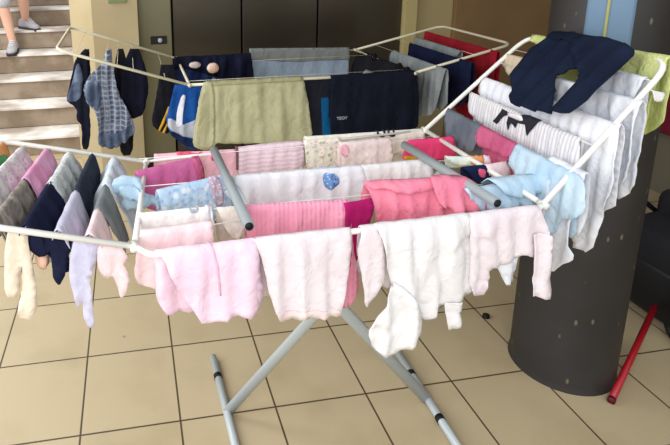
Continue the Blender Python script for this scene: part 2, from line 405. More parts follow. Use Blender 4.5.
def surf(P, r, amp, lam, splay, seed, side_amp=.5):
    def fn(s, v, off=0.0):
        arc = PI*r/2
        sg = 1 if v >= 0 else -1; av = abs(v)
        n = P.n*sg; dn = P.d if sg > 0 else P.db
        c = Vector((seed*3.1, seed*1.7, 0))
        if av <= arc:
            th = av/r
            base = P.o + P.a*s + n*((r+off)*math.sin(th)) - P.d*((r+off)*math.cos(th)-r*.0)
            k = .25*av/arc
            dz = 0
        else:
            vd = av-arc; base = P.o + P.a*s + n*(r+off) + dn*vd
            k = min(1, .25+vd/.05)
            base += n*(splay*vd)
        w = seed*2.3+sg*1.1
        vd = max(0, av-arc)
        ph = 2*PI*s/lam + w + 1.1*math.sin(5*vd+seed) + 1.4*noise.noise(Vector((s*5, vd*2, seed)))
        f = .5+.5*math.sin(ph)
        f = f*.7 + .3*(.5+.5*math.sin(ph*1.9+seed*5+vd*9))
        f += .55*noise.noise(Vector((s*16, v*3.5, seed*1.3)))+.14*noise.noise(Vector((s*38+v*14, v*12-s*9, seed)))
        rg = abs(noise.noise(Vector((s*9+v*1.2+seed, v*1.1, seed*2.1))))
        rg2 = abs(noise.noise(Vector((s*4-v*5, v*4.5+s*3, seed*4.7+3))))
        f += .40*max(0, 1-rg*4) - .30*max(0, 1-rg2*6)
        base += n*(amp*k*max(-.3, f))
        base += P.a*(amp*side_amp*k*(vd*4)*noise.noise(Vector((s*8, vd*6, seed+7)))*.6)
        base += P.d*(amp*.12*noise.noise(Vector((s*18, seed, v*3))))
        return base
    return fn
_seed = [0]
def build_panel(name, poly, fn, m, parent, org, h, thick, off=0.0):
    vs, fs = cdt(poly, h)
    me = bpy.data.meshes.new(name)
    me.from_pydata([fn(p[0], p[1], off)-org for p in vs], [], [tuple(f) for f in fs])
    uv = me.uv_layers.new(name='UVMap')
    for l in me.loops: uv.data[l.index].uv = (vs[l.vertex_index][0], vs[l.vertex_index][1])
    o = link(name, me, m, parent)
    if thick:
        s = o.modifiers.new('thickness', 'SOLIDIFY'); s.thickness = thick; s.offset = 0
    return o
def garment(name, label, cat, m, P, pts, back=.16, amp=.012, lam=.07, splay=.05, r=.007, group=None, metric=False,
            parts=(), h=.014, thick=.0022, smooth=1, hemjit=.003, snap=.014, backs=None):
    _seed[0] += 1; sd = _seed[0]*.737
    P_ = []
    for p in pts:
        s, v = p if metric else P.sv(*p)
        if v < snap: v = 0
        P_.append([s, v])
    rng = random.Random(_seed[0])
    front = [(s, v) for s, v in P_]
    s0, s1 = front[0][0], front[-1][0]
    if backs is None: backs = (s0+.01*rng.random(), s1-.01*rng.random())
    k = back
    poly = front + [(s1, 0.0)] if False else list(front)
    poly += [(backs[1], -k), ((backs[0]+backs[1])/2, -k*(1+.05*rng.uniform(-1, 1))), (backs[0], -k*(1+.08*rng.uniform(-1, 1)))]
    keep = [abs(p[1]) < 1e-9 for p in poly]
    for _ in range(smooth): 
        poly = chaikin(poly, keep); keep = [abs(p[1]) < 1e-9 for p in poly]
    poly = dens(poly, h)
    poly = [(s + (hemjit*noise.noise(Vector((s*40, v*40, sd))) if abs(v) > .02 else 0), v + (hemjit*1.5*noise.noise(Vector((s*30, v*30, sd+5))) if abs(v) > .03 else 0)) for s, v in poly]
    # drop doubled points
    q = []
    for p in poly:
        if not q or math.hypot(p[0]-q[-1][0], p[1]-q[-1][1]) > h*.2: q.append(p)
    if math.hypot(q[0][0]-q[-1][0], q[0][1]-q[-1][1]) < h*.2: q.pop()
    fn = surf(P, r, amp, lam, splay, sd)
    org = P.o + P.a*((s0+s1)/2)
    o = build_panel(name, q, fn, m, None, org, h, thick)
    o.location = org; tag(o, label, cat, group)
    for pt in parts:
        pn, pl, pm, pp = pt[:4]; off = pt[4] if len(pt) > 4 else .003
        pp = [tuple(x) if metric else P.sv(*x) for x in pp]
        pp = chaikin(pp, [False]*len(pp)) if len(pp) > 3 and (len(pt) < 6 or pt[5]) else pp
        pp = dens(pp, h*.7)
        c = build_panel(pn, pp, fn, pm, o, org, h*.8, .0015, off)
        if pl: c['label'] = pl
    return o
WH = cloth('white', (232, 229, 230)); WH2 = cloth('white_cool', (228, 230, 236)); WHP = cloth('white_pinkish', (234, 224, 228), (230, 217, 223))
RAILF = Plane(at(152, 255.5, z=1.0)+V(0, 0, .001), at(537, 209.5, z=1.0)+V(0, 0, .001)); RAILB = Plane(bA+V(0, 0, .001), bB+V(0, 0, .001))
PINKL = cloth('lilac_pink', (244, 216, 232), (240, 208, 227)); PINKP = cloth('pale_pink', (246, 222, 224), (243, 215, 219))
CORAL = cloth('coral_rib', (240, 164, 188), (234, 154, 180), ('rib', 80, 0), .28); CORAL2 = cloth('coral', (240, 144, 166), (232, 130, 155), None, .8, 60)
MAG = cloth('magenta', (176, 30, 104), (164, 24, 94)); HOT = cloth('hot_pink', (232, 76, 124), (222, 64, 114))
MAUVE = cloth('mauve_pink', (208, 112, 164), (198, 100, 152)); ROSE = cloth('rose', (198, 98, 134), (188, 88, 124), None, .8, 70)
LBLUE = cloth('light_blue', (192, 214, 230), (178, 206, 226)); LBLUEP = cloth('light_blue_print', (186, 212, 236), None, ('spots', (158, 188, 226), 60, .4, (226, 234, 246)))
NAVY = cloth('navy', (30, 34, 62), (24, 28, 52)); JEANS = cloth('dark_denim', (22, 32, 54), (18, 26, 46), None, .5, 120); BLACK = cloth('black', (20, 20, 26), (26, 26, 34))
SLATE = cloth('slate_grey', (108, 114, 124), (94, 100, 112)); GREY = cloth('grey', (140, 146, 148), (124, 130, 134))
BEIGE = cloth('sage_beige', (188, 186, 150), (178, 176, 140)); CREAM = cloth('cream', (240, 226, 206), (234, 218, 198))
LAV = cloth('lavender', (214, 212, 232), (204, 202, 226)); WHG = cloth('grey_white', (226, 229, 236), (216, 220, 230)); SHEET = cloth('sheet_white', (234, 235, 240), (227, 229, 237))
FLOR = cloth('floral_cream', (232, 226, 214), None, ('spots', (222, 176, 180), 75, .36, (176, 180, 150))); FLORG = cloth('floral_grey', (226, 226, 224), None, ('spots', (190, 192, 198), 70, .4, (234, 204, 218)))
CAMO = cloth('mottled_taupe', (178, 168, 160), (132, 124, 116), None, .4, 45, 30); STRL = cloth('lilac_stripe', (236, 214, 222), None, ('stripes', (224, 194, 212), 62, 1, .42))
PINKR = cloth('salmon_pink', (238, 190, 200), (232, 178, 192)); RED = cloth('red', (150, 30, 42), (138, 24, 36)); LIME = cloth('lime', (208, 214, 146), (198, 206, 132), None, .8, 120)
BLUE = cloth('royal_blue', (30, 84, 158), (24, 72, 142)); DBLUE = cloth('dark_blue', (28, 40, 78), (22, 32, 66)); PLAID = cloth('blue_plaid', (118, 128, 148), (92, 102, 124), ('plaid', (66, 78, 104), (170, 176, 186), 15), .6, 45, 14)
DEN = cloth('faded_denim', (112, 126, 148), (78, 90, 114), None, .5, 60, 14); WRIB = cloth('white_rib', (232, 230, 232), None, ('stripes', (206, 204, 210), 70, 0, .4))
PRINTK = cloth('print_black', (44, 44, 52)); PBLUE = cloth('print_blue', (110, 152, 206), None, ('spots', (206, 220, 240), 120, .35, (70, 112, 180))); ORANGE = cloth('orange', (234, 168, 110), (228, 156, 96)); GREEN = cloth('green', (90, 160, 110))
AQUA = cloth('aqua_white', (216, 234, 234), (230, 236, 220), None, .3, 45, 30); PRED = cloth('print_red', (222, 96, 128)); PGREY = cloth('print_grey', (170, 180, 190)); YEL = cloth('yellow', (206, 160, 50)); TWG = cloth('towel_grey', (132, 136, 134)); TWB = cloth('towel_blue_grey', (158, 176, 196), (148, 166, 188))
CRS = cloth('cream_pink', (238, 222, 218), (228, 206, 206), None, .4, 45, 18)
gF, gM, gL, gR, gB, gW = ('clothes on the front rail of the near rack', 'clothes on the middle wires of the near rack', 'clothes on the left wing of the near rack',
                          'clothes on the right wing of the near rack', 'clothes on the middle of the back rack', 'clothes on the wings of the back rack')
BT = None
# ---- front rail
P = RAILF
garment('leggings', 'lilac-pink leggings leftmost of the large clothes hanging on the front rail', 'leggings', PINKL, P,
        [(155, 248), (163, 264), (177, 292), (192, 311), (204, 326), (217, 324), (228, 323), (240, 318), (250, 319), (261, 311), (262, 292), (259, 265), (257, 237)], .2, .020, .06, .05, group=gF, r=.0115,
        parts=[('leg_seam', None, cloth('pink_seam', (226, 186, 208)), [(206, 244), (214, 262), (219, 300), (221, 300), (216, 262), (209, 244)])])
P = RAILF
o = garment('baby_trousers', 'pinkish white baby trousers on the front rail, right of the lilac-pink leggings', 'trousers', WHP, P,
        [(253, 239), (257, 252), (262, 268), (264, 284), (269, 305), (277, 322), (286, 322), (299, 319), (320, 318), (337, 319), (341, 300), (346, 275), (350, 252), (352, 233)], .2, .018, .055, .05, group=gF, r=.0115,
        parts=[('cuff', None, CRS, [(273, 314), (277, 322), (286, 322), (299, 319), (320, 318), (337, 319), (338, 311), (300, 311), (285, 314)])])
P = RAILF
garment('baby_sleeve_top', 'thin pinkish white top hanging narrowly on the front rail, left of the big white hoodie', 'top', WHP, P,
        [(362, 233), (357, 252), (357, 268), (361, 290), (362, 309), (367, 308), (376, 294), (384, 276), (382, 255), (380, 231)], .1, .008, .04, .05, group=gF, r=.0115)
P = RAILF
garment('hooded_top', 'large plain white hooded top on the front rail with sleeve hanging low', 'hooded top', WH, P,
        [(376, 232), (380, 252), (384, 272), (388, 287), (397, 295), (406, 300), (413, 316), (420, 320), (430, 310), (444, 304), (458, 301), (467, 292), (472, 270), (472, 240), (471, 215)], .22, .026, .07, .06, group=gF, r=.0115,
        parts=[('sleeve', None, cloth('white_soft', (233, 231, 232)), [(386, 282), (374, 307), (360, 329), (366, 346), (377, 350), (388, 348), (412, 334), (414, 314), (406, 296), (396, 286)], .012),
               ('drawstring_tab', None, WH, [(440, 303), (440, 312), (442, 328), (455, 322), (455, 300)], .004, False)])
P = RAILF
garment('long_sleeved_shirt', 'white long-sleeved baby shirt at the right end of the front rail', 'shirt', WHP, P,
        [(470, 216), (467, 240), (465, 262), (463, 284), (467, 296), (475, 297), (481, 286), (483, 268), (492, 270), (508, 262), (520, 258), (526, 260), (531, 258), (543, 256), (543, 240), (541, 205)], .2, .02, .055, .05, group=gF, r=.0115,
        parts=[('sleeve', None, WHP, [(528, 238), (525, 262), (523, 294), (540, 297), (544, 262), (542, 236)], .01, False),
               ('hem_flap', None, WHG, [(490, 262), (494, 273), (499, 286), (511, 285), (517, 256)], -.004, False)])
# ---- just behind the front rail
P = TOP((141, 233), (213, 223), Z+.003)
garment('baby_romper', 'pale pink romper behind the left end of the front rail', 'romper', PINKP, P,
        [(141, 232), (137, 250), (134, 278), (140, 289), (160, 293), (186, 290), (208, 285), (214, 260), (213, 222)], .18, .012, .05, .02, group=gM)
P = TOP((245, 207), (350, 202))
garment('knitted_cardigan', 'coral pink ribbed knit hanging behind the pinkish white trousers', 'cardigan', CORAL, P,
        [(245, 207), (246, 235), (252, 262), (270, 300), (300, 308), (328, 311), (340, 312), (351, 308), (361, 289), (356, 266), (352, 240), (350, 201)], .2, .012, .06, .0, group=gM)
P = TOP((346, 205), (374, 200), Z)
garment('magenta_top', 'deep magenta top showing between the coral knit and the ruffled coral blouse', 'top', MAG, P,
        [(346, 204), (345, 240), (346, 262), (353, 276), (360, 256), (367, 232), (374, 215), (374, 199)], .15, .006, .04, .0, group=gM)
P = TOP((365, 191), (478, 186), Z+.006)
garment('ruffled_blouse', 'bright coral pink ruffled blouse bunched above the white hoodie', 'blouse', CORAL2, P,
        [(366, 192), (371, 208), (371, 226), (390, 236), (420, 234), (450, 232), (470, 224), (480, 217), (477, 200), (474, 186)], .1, .032, .045, .04, r=.016, group=gM,
        parts=[('ruffle', 'crumpled coral ruffle along the top edge', CORAL2, [(364, 189), (368, 198), (385, 197), (400, 200), (425, 197), (445, 193), (446, 187), (425, 187), (400, 189), (380, 187)], .012),
               ('sleeve', None, CORAL2, [(428, 190), (433, 208), (452, 215), (476, 212), (478, 196), (462, 188), (445, 187)], .02)])
P = TOP((139, 215), (212, 208))
garment('printed_shirt', 'white baby shirt with a faint bluish motif near the left end of the rack', 'shirt', cloth('white_faint_print', (240, 237, 236), None, ('spots', (226, 220, 222), 40, .3)), P,
        [(139, 215), (140, 232), (142, 250), (170, 256), (206, 250), (215, 238), (212, 207)], .16, .014, .04, .0, group=gM,
        parts=[('motif', 'small grey blue printed motif', PGREY, [(189, 212), (191, 217), (197, 217), (199, 213), (195, 211)]),
               ('placket', None, WHG, [(205, 208), (207, 228), (211, 228), (210, 208)])])
P = TOP((217, 210), (247, 207))
garment('baby_bib', 'small off-white bib hanging under the end of the grey tube', 'bib', cloth('off_white', (228, 222, 212), (216, 208, 198)), P,
        [(217, 210), (222, 224), (229, 238), (236, 243), (243, 238), (246, 224), (247, 207)], .12, .013, .028, .02, group=gM)
P = TOP((158, 192), (231, 175))
garment('printed_leggings', 'light blue printed baby leggings beside the left grey tube', 'leggings', LBLUEP, P,
        [(158, 192), (160, 204), (163, 222), (190, 226), (228, 222), (233, 205), (231, 175)], .14, .015, .03, .0, group=gM,
        parts=[('printed_panel', 'pinkish grey printed panel', cloth('mauve_print', (198, 170, 190), None, ('spots', (226, 222, 236), 90, .4)), [(209, 181), (211, 196), (214, 208), (222, 207), (222, 192), (219, 179)])])
P = TOP((233, 178), (363, 167))
garment('elephant_trousers', 'white baby trousers with a blue elephant print', 'trousers', WH2, P,
        [(233, 178), (238, 192), (244, 208), (250, 224), (300, 226), (340, 222), (366, 214), (364, 190), (363, 166)], .16, .018, .055, .0, group=gM,
        parts=[('elephant_print', 'round blue elephant print', PBLUE, [(323, 180), (325, 176), (330, 176), (335, 177), (339, 181), (339, 186), (335, 190), (329, 192), (325, 190), (324, 186)], .003),
               ('waist_mark', 'faint blue line', cloth('faint_blue', (190, 206, 230)), [(316, 170), (316, 172), (342, 170), (342, 168)], .003, False)])
P = TOP((362, 167), (431, 161))
garment('muslin_cloth', 'plain white creased muslin right of the elephant trousers', 'cloth', WH, P,
        [(362, 167), (363, 185), (366, 205), (390, 212), (415, 210), (432, 200), (432, 180), (431, 160)], .16, .020, .035, .0, group=gM)
P = TOP((137, 173), (197, 159))
garment('mauve_shirt', 'mauve-pink shirt next to the knotted light blue cloth', 'shirt', MAUVE, P,
        [(137, 173), (138, 192), (138, 210), (160, 214), (196, 208), (203, 192), (200, 176), (197, 158)], .12, .014, .05, .0, group=gM,
        parts=[('sleeve', None, ROSE, [(193, 160), (195, 172), (199, 186), (205, 184), (203, 170), (199, 158)], .006)])  # this rose strip paints the shade of a darker fold
P = TOP((154, 156), (236, 151), Z-.008)
garment('bow_dress', 'salmon pink dress with a red bow on the far left of the rack', 'dress', PINKR, P,
        [(154, 156), (154, 170), (156, 190), (190, 196), (222, 192), (240, 185), (238, 168), (236, 150)], .14, .010, .04, .0, group=gM,
        parts=[('bow', 'raspberry red bow', PRED, [(176, 155), (178, 160), (190, 157), (201, 157), (203, 151), (192, 153), (184, 156)]),
               ('heart_patch', 'raspberry red patch', PRED, [(210, 160), (213, 164), (217, 160), (213, 157)])])
P = TOP((237, 149), (304, 142), Z-.002)
garment('striped_jersey', 'pink and lilac striped jersey on the back wire', 'top', STRL, P,
        [(237, 149), (238, 165), (239, 186), (270, 188), (303, 182), (305, 160), (304, 141)], .14, .012, .05, .0, group=gM,
        parts=[('dark_edge', 'dark brown trim at the side', cloth('brown_trim', (120, 80, 84)), [(236, 149), (236, 172), (238, 172), (238.5, 149)], .003, False)])
P = TOP((304, 142), (341, 139), Z-.002)
garment('floral_top', 'cream top with small flowers beside the striped jersey', 'top', FLOR, P,
        [(304, 142), (305, 158), (307, 180), (325, 182), (342, 178), (342, 158), (341, 138)], .14, .012, .032, .0, group=gM)
P = TOP((340, 144), (392, 139), Z+.002)
garment('smocked_top', 'pale pink and cream smocked top behind the muslin', 'top', CRS, P,
        [(340, 144), (341, 158), (342, 176), (366, 178), (391, 174), (393, 158), (392, 138)], .12, .013, .028, .0, group=gM,
        parts=[('applique', 'pink heart shaped applique', cloth('soft_pink', (236, 178, 190)), [(341, 148), (339, 155), (345, 161), (349, 153), (347, 147)])])
P = TOP((305, 138), (424, 130), Z)
garment('face_print_cloth', 'white cloth with dark outlined faces on the back rail', 'cloth', cloth('white_warm', (234, 232, 222), (226, 222, 210)), P,
        [(305, 137), (306, 148), (307, 160), (350, 162), (395, 158), (425, 150), (424, 129)], .14, .010, .04, .0, group=gM,
        parts=[(n_, l_, PRINTK, pp_, .004) for n_, l_, pp_ in (
            ('face_print', 'dark outlined animal face', [(377, 132), (377, 138), (381, 140), (385, 139), (386, 132), (383, 133), (384, 137), (381, 138), (379, 137), (379, 133)]),
            ('face_print', 'dark outlined animal face', [(388, 132), (388, 138), (391, 140), (395, 139), (395, 132), (393, 133), (393, 137), (391, 138), (390, 137), (390, 133)]))])
P = TOP((404, 142), (456, 138), Z+.002)
garment('hot_pink_shorts', 'hot pink shorts behind the upper end of the right grey tube', 'shorts', HOT, P,
        [(410, 141), (405, 152), (402, 162), (415, 166), (436, 163), (455, 160), (456, 148), (455, 138)], .1, .006, .03, .0, group=gM,
        parts=[('trim', 'yellow patterned trim', YEL, [(404, 158), (404, 163), (418, 165), (419, 160)])])
P = TOP((446, 158), (489, 158), Z+.002)
garment('baby_hat', 'aqua, peach and pink baby hat on the wires by the right side bar', 'hat', AQUA, P,
        [(446, 157), (448, 164), (455, 169), (470, 168), (488, 170), (491, 163), (488, 156)], .05, .006, .02, .03, group=gM,
        parts=[('peach_band', 'peach coloured band', ORANGE, [(469, 157), (471, 169), (484, 169), (483, 156)], .003), ('pink_edge', 'pink end', PINKL, [(484, 157), (485, 168), (491, 168), (490, 158)], .003)])
P = TOP((463, 169), (491, 166), Z+.012)
garment('printed_bib', 'small navy bib with a red and white print', 'bib', DBLUE, P,
        [(464, 167), (470, 178), (477, 187), (484, 190), (491, 187), (490, 166)], .06, .005, .03, .03, group=gM,
        parts=[('print_patch', 'red and white patch', PRED, [(478, 172), (479, 180), (485, 181), (486, 173)])])
P = TOP((488, 166), (512, 162), Z+.014)
garment('pink_bib', 'very pale pink bib draped over the right side bar', 'bib', PINKP, P,
        [(488, 166), (489, 176), (493, 188), (502, 190), (510, 186), (512, 174), (511, 162)], .06, .006, .03, .03, group=gM)
P = TOP((470, 192), (546, 182), Z+.008)
garment('light_blue_blouse', 'light blue blouse crumpled near the front right corner of the rack', 'blouse', LBLUE, P,
        [(470, 191), (466, 198), (470, 210), (480, 217), (500, 214), (520, 210), (540, 206), (556, 196), (552, 186), (546, 180)], .08, .028, .04, .05, r=.012, group=gM,
        parts=[('sleeve', None, LBLUE, [(490, 184), (494, 196), (515, 201), (545, 194), (546, 184), (520, 181)], .018)])
# ---- right wing of the front rack
def RW(t): return Plane(fD.lerp(fRf, t), fB.lerp(fRn, t))
P = RW(.22)
garment('grey_shorts', 'slate grey cotton shorts at the far end of the right wing', 'shorts', SLATE, P,
        [(445, 108), (444, 122), (447, 138), (462, 152), (474, 156), (478, 144), (478, 122)], .15, .008, .05, .05, group=gR)
garment('rose_shorts', 'rose pink cotton shorts right of the grey shorts', 'shorts', ROSE, P,
        [(478, 122), (476, 136), (476, 148), (492, 154), (511, 162), (513, 148), (515, 138)], .15, .008, .05, .05, group=gR)
garment('blue_cotton_dress', 'light blue creased dress hanging at the near end of the right wing', 'dress', LBLUE, P,
        [(515, 138), (511, 156), (510, 170), (520, 185), (535, 194), (541, 208), (541, 236), (555, 239), (562, 222), (577, 224), (587, 215), (585, 190), (577, 168)], .2, .016, .05, .03, group=gR)
P = RW(.41)
garment('black_print_shirt', 'white ribbed shirt with a bold black print under the dark jeans', 'shirt', WRIB, P,
        [(468, 97), (467, 112), (478, 126), (500, 142), (530, 160), (560, 176), (576, 182), (579, 160), (577, 138)], .18, .006, .05, .03, group=gR,
        parts=[('black_print', 'bold black zigzag print', PRINTK, [(502, 112), (494, 124), (497, 127), (504, 119), (509, 118), (507, 126), (509, 133), (512, 126), (516, 131), (518, 126), (525, 128), (527, 139), (531, 134), (538, 124), (526, 119), (512, 118)], .004, False),
               ('print_line', 'white curved line in the print', WH, [(508, 115), (509, 119), (521, 124), (524, 124), (522, 119)], .008)])
garment('grey_white_muslin', 'greyish white cloth hanging below the front right corner', 'cloth', WHG, RW(.25),
        [(545, 172), (543, 205), (541, 240), (544, 262), (554, 276), (566, 268), (577, 262), (570, 246), (573, 222), (580, 205), (582, 184)], .2, .010, .05, .03, group=gR)
P = RW(.56)
garment('white_sheet', 'long white cot sheet hanging lowest on the right wing', 'sheet', SHEET, P,
        [(484, 66), (478, 90), (482, 110), (505, 128), (535, 145), (565, 170), (573, 205), (574, 250), (592, 257), (600, 228), (615, 192), (617, 150), (617, 124)], .3, .014, .045, .02, group=gR)
P = RW(.72)
garment('quilted_sheet', 'white quilted sheet on the right wing, in front of the lime towel', 'sheet', WHG, P,
        [(540, 80), (535, 110), (560, 145), (590, 170), (605, 188), (618, 189), (628, 185), (633, 160), (638, 128), (638, 108)], .3, .016, .045, .0, group=gR)
garment('pillowcase', 'pale grey-white pillowcase near the top of the right wing, under the lime towel', 'pillowcase', WHG, RW(.86),
        [(585, 66), (584, 90), (600, 116), (618, 130), (630, 112), (642, 82)], .2, .012, .05, .0, group=gR)
garment('beige_cloth', 'small beige cloth peeking out left of the dark jeans', 'cloth', cloth('warm_beige', (206, 190, 166)), RW(.8),
        [(504, 52), (500, 66), (510, 80), (524, 84), (526, 64)], .08, .006, .04, .02, group=gR)
P = Plane(fRf+V(0, 0, .004), fRn+V(0, 0, .004))
garment('lime_towel', 'lime green towel folded over the outer bar of the right wing', 'towel', LIME, P,
        [(529, 38), (531, 46), (560, 56), (596, 68), (614, 84), (621, 110), (623, 160), (626, 184), (634, 184), (641, 160), (646, 130), (652, 100), (666, 68)], .24, .01, .07, .02, group=gR, backs=(.05, .665),
        parts=[])
# dark jeans lying across the top wires
wd = ((fD-fRf)+(fB-fRn)).normalized()
P = Plane(fRf+V(0, 0, .02), fRn+V(0, 0, .02), d=wd); P.n = P.n if P.n.z > 0 else -P.n; P.o = P.o+P.n*.01
garment('jeans', 'dark navy jeans lying across the top of the right wing', 'jeans', JEANS, P,
        [(548, 37), (528, 52), (509, 74), (510, 84), (508, 106), (530, 112), (550, 117), (552, 104), (551, 88), (554, 78), (566, 71), (577, 70), (588, 60), (592, 46)], .06, .016, .09, .0, group=gR, thick=.008, snap=.02, smooth=0,
        parts=[('trouser_leg', None, JEANS, [(570, 42), (572, 60), (578, 76), (579, 85), (561, 106), (550, 117), (560, 122), (575, 121), (600, 96), (620, 77), (637, 57), (622, 47), (598, 40)], .012),
               ('waistband', None, cloth('denim_band', (16, 24, 42)), [(549, 36), (545, 42), (590, 50), (594, 44), (570, 35)], .008, False)])
tg = Plane(V(2.352, -.47, 1.30), V(2.352, -.53, 1.30))
o = garment('clothes_tag', 'small white label sticking out beside the lime towel', 'label', WH, XP(-.50, (653, 93), (667, 96)),
        [(656, 93), (653, 98), (655, 107), (663, 106), (668, 95)], .01, .002, .04, .0, h=.006, thick=.001)
# ---- left wing of the front rack
def LW(i):
    return Plane(fA.lerp(fLn, lwt[i])+V(0, 0, .002), fC.lerp(fLf, lwt[i])+V(0, 0, .002))
def lw(i, name, label, cat, m, s0, s1, drop, back, splay, amp=.01, lam=.08, parts=(), jag=.012, dx=0):
    P = LW(i); rg = random.Random(i*7+int(s0*100))
    n = 6; pts = [(s0, 0), (s0+.012, drop*.35), (s0+.035, drop*.8)]
    for k in range(1 if s0 < .1 else 0, n+1): pts.append((s0+.02+(s1-s0-.02)*k/n, drop+jag*rg.uniform(-1, .6)))
    pts += [(s1+.004, drop*.5), (s1, 0)]
    return garment(name, label, cat, m, P, pts, back, amp, lam, splay, r=.008, backs=(s0+.05, s1-.01), metric=True, group=gL, parts=parts)
lw(0, 'baby_bib', 'orange bib with a green patch at the far left edge of the left wing', 'bib', ORANGE, .45, .60, .10, .08, .1,
   parts=[('green_patch', 'green patch', GREEN, [(.49, .03), (.55, .03), (.55, .07), (.49, .07)])])
lw(1, 'speckled_blouse', 'white blouse speckled grey and pink, second from the left on the left wing', 'blouse', FLORG, .12, .585, .24, .2, .30, .014)
lw(2, 'pink_tunic', 'pink tunic with a sharp peak on the left wing', 'tunic', cloth('orchid_pink', (228, 176, 210), (222, 150, 188)), .30, .59, .22, .2, .26, .010)
lw(2, 'mottled_trousers', 'mottled taupe trousers in front of the pink tunic on the left wing', 'trousers', CAMO, .012, .29, .15, .13, .26, .010)
lw(3, 'patterned_pyjamas', 'white pyjamas with a pale green-grey pattern behind the navy garment', 'pyjamas', cloth('pale_green_print', (226, 230, 230), None, ('spots', (192, 202, 204), 48, .42)), .28, .585, .24, .2, .36, .014)
lw(3, 'navy_cardigan', 'dark navy cardigan on the left wing with sleeves hanging below the rail', 'cardigan', NAVY, .012, .30, .17, .15, .34, .016)
lw(4, 'slate_leggings', 'dark slate leggings in a narrow peak on the left wing', 'leggings', cloth('dark_slate', (52, 60, 76), (44, 50, 66)), .27, .59, .24, .2, .16, .006)
lw(4, 'lavender_pyjamas', 'pale lavender pyjamas behind the near left rail', 'pyjamas', LAV, .012, .26, .15, .13, .26, .008)
lw(5, 'baby_blanket', 'light blue and white blanket closest to the side bar on the left wing', 'blanket', cloth('blue_white', (206, 220, 236), (230, 234, 240)), .33, .585, .2, .18, .30, .018)
lw(5, 'grey_shirt', 'grey shirt folded over the wire in front of the light blue blanket', 'shirt', GREY, .16, .33, .18, .14, .28, .010)
lw(5, 'pink_vest', 'very pale pink vest beside the left end of the front rail', 'vest', PINKP, .012, .16, .12, .10, .26, .008)
def hang(name, label, cat, m, y, pl, pr2, pts, **k):
    return garment(name, label, cat, m, XP(y, pl, pr2), pts, k.pop('back', .03), k.pop('amp', .010), .04, .0, group=gL, **k)
hang('cream_tights', 'cream baby tights with two feet hanging below the left rail', 'tights', CREAM, -.462, (8, 230), (38, 236),
     [(8, 229), (5, 255), (5, 290), (7, 300), (13, 302), (19, 296), (21, 275), (23, 268), (22, 290), (19, 312), (21, 322), (30, 324), (37, 316), (38, 296), (33, 268), (29, 250), (27, 232)])
hang('navy_tights', 'dark navy tights with two feet hanging below the left rail', 'tights', NAVY, -.458, (30, 233), (70, 241),
     [(31, 233), (28, 245), (30, 255), (38, 262), (47, 259), (50, 254), (52, 270), (54, 284), (59, 288), (65, 282), (67, 268), (72, 252), (72, 241)])
hang('small_sock', 'peach sock below the navy tights', 'sock', cloth('peach', (230, 190, 168)), -.440, (36, 240), (48, 242),
     [(37, 240), (35, 262), (38, 271), (46, 274), (50, 266), (48, 242)], back=.02)
hang('lavender_leggings', 'pale lavender baby leggings hanging lowest on the left wing', 'leggings', LAV, -.462, (73, 240), (99, 246),
     [(74, 240), (70, 262), (69, 280), (74, 300), (78, 312), (82, 305), (83, 318), (88, 333), (94, 332), (94, 318), (93, 300), (90, 284), (97, 266), (100, 245)])
hang('pink_onesie', 'pale pink onesie below the left rail beside the corner', 'onesie', PINKP, -.460, (97, 245), (118, 249),
     [(98, 245), (97, 262), (99, 275), (106, 283), (112, 278), (117, 290), (121, 304), (126, 298), (131, 284), (126, 272), (122, 268), (130, 264), (122, 252), (118, 248)])
# knotted cloth on the side bar
Pk = Plane(V(.95, -.33, 1.0), V(.985, .05, .99))
garment('knotted_cloth', 'light blue cloth knotted round the left side bar', 'cloth', LBLUE, XP(-.13, (118, 178), (150, 180)),
        [(122, 176), (112, 184), (114, 196), (126, 198), (120, 206), (130, 212), (146, 205), (158, 206), (157, 199), (142, 192), (141, 182), (136, 174)], .03, .045, .05, .0, group=gL, thick=.006,
        parts=[('tail', None, LBLUE, [(118, 186), (122, 197), (140, 200), (158, 206), (158, 200), (146, 194), (136, 186)], .02)])
# ---- back rack, middle
YN = 1.104
garment('sage_trousers', 'sage beige trousers hanging over the front rail of the back rack', 'trousers', BEIGE, RAILB,
        [(204, 84), (199, 100), (195, 125), (192, 148), (203, 152), (213, 152), (216, 144), (228, 146), (255, 145), (272, 147), (286, 146), (299, 143), (312, 142), (309, 110), (303, 79)], .3, .012, .11, .03, r=.0105, group=gB,
        parts=[('side_leg', None, BEIGE, [(205, 86), (200, 100), (196, 125), (194, 148), (213, 151), (214, 125), (213, 86)], .01), ('waistband', None, cloth('sage_band', (168, 166, 126)), [(206, 84), (206, 89), (302, 84), (302, 79)], .004, False)])
o = garment('black_tee', 'black short-sleeved shirt with a small grey logo, over the back rack', 'shirt', cloth('blue_black', (18, 22, 36), (22, 26, 42)), RAILB,
        [(331, 77), (330, 100), (330, 138), (370, 139), (417, 136), (419, 100), (416, 73)], .3, .010, .12, .02, r=.0105, group=gB)
tx = bpy.data.curves.new('logo_lettering', 'FONT'); tx.body = 'YEOY'; tx.size = .024; tx.extrude = .0008; tx.align_x = 'CENTER'
t_o = bpy.data.objects.new('logo_lettering', tx); C.objects.link(t_o); me = bpy.data.meshes.new_from_object(t_o); bpy.data.objects.remove(t_o)
lo = link('logo_lettering', me, cloth('logo_grey', (190, 196, 206)), o, False); lo['label'] = 'tiny pale logo lettering'
lp = at(342, 119.5, y=YN-.03); lo.matrix_parent_inverse = Matrix.Identity(4); lo.location = lp-o.location; lo.rotation_euler = (PI/2, 0, -.02)
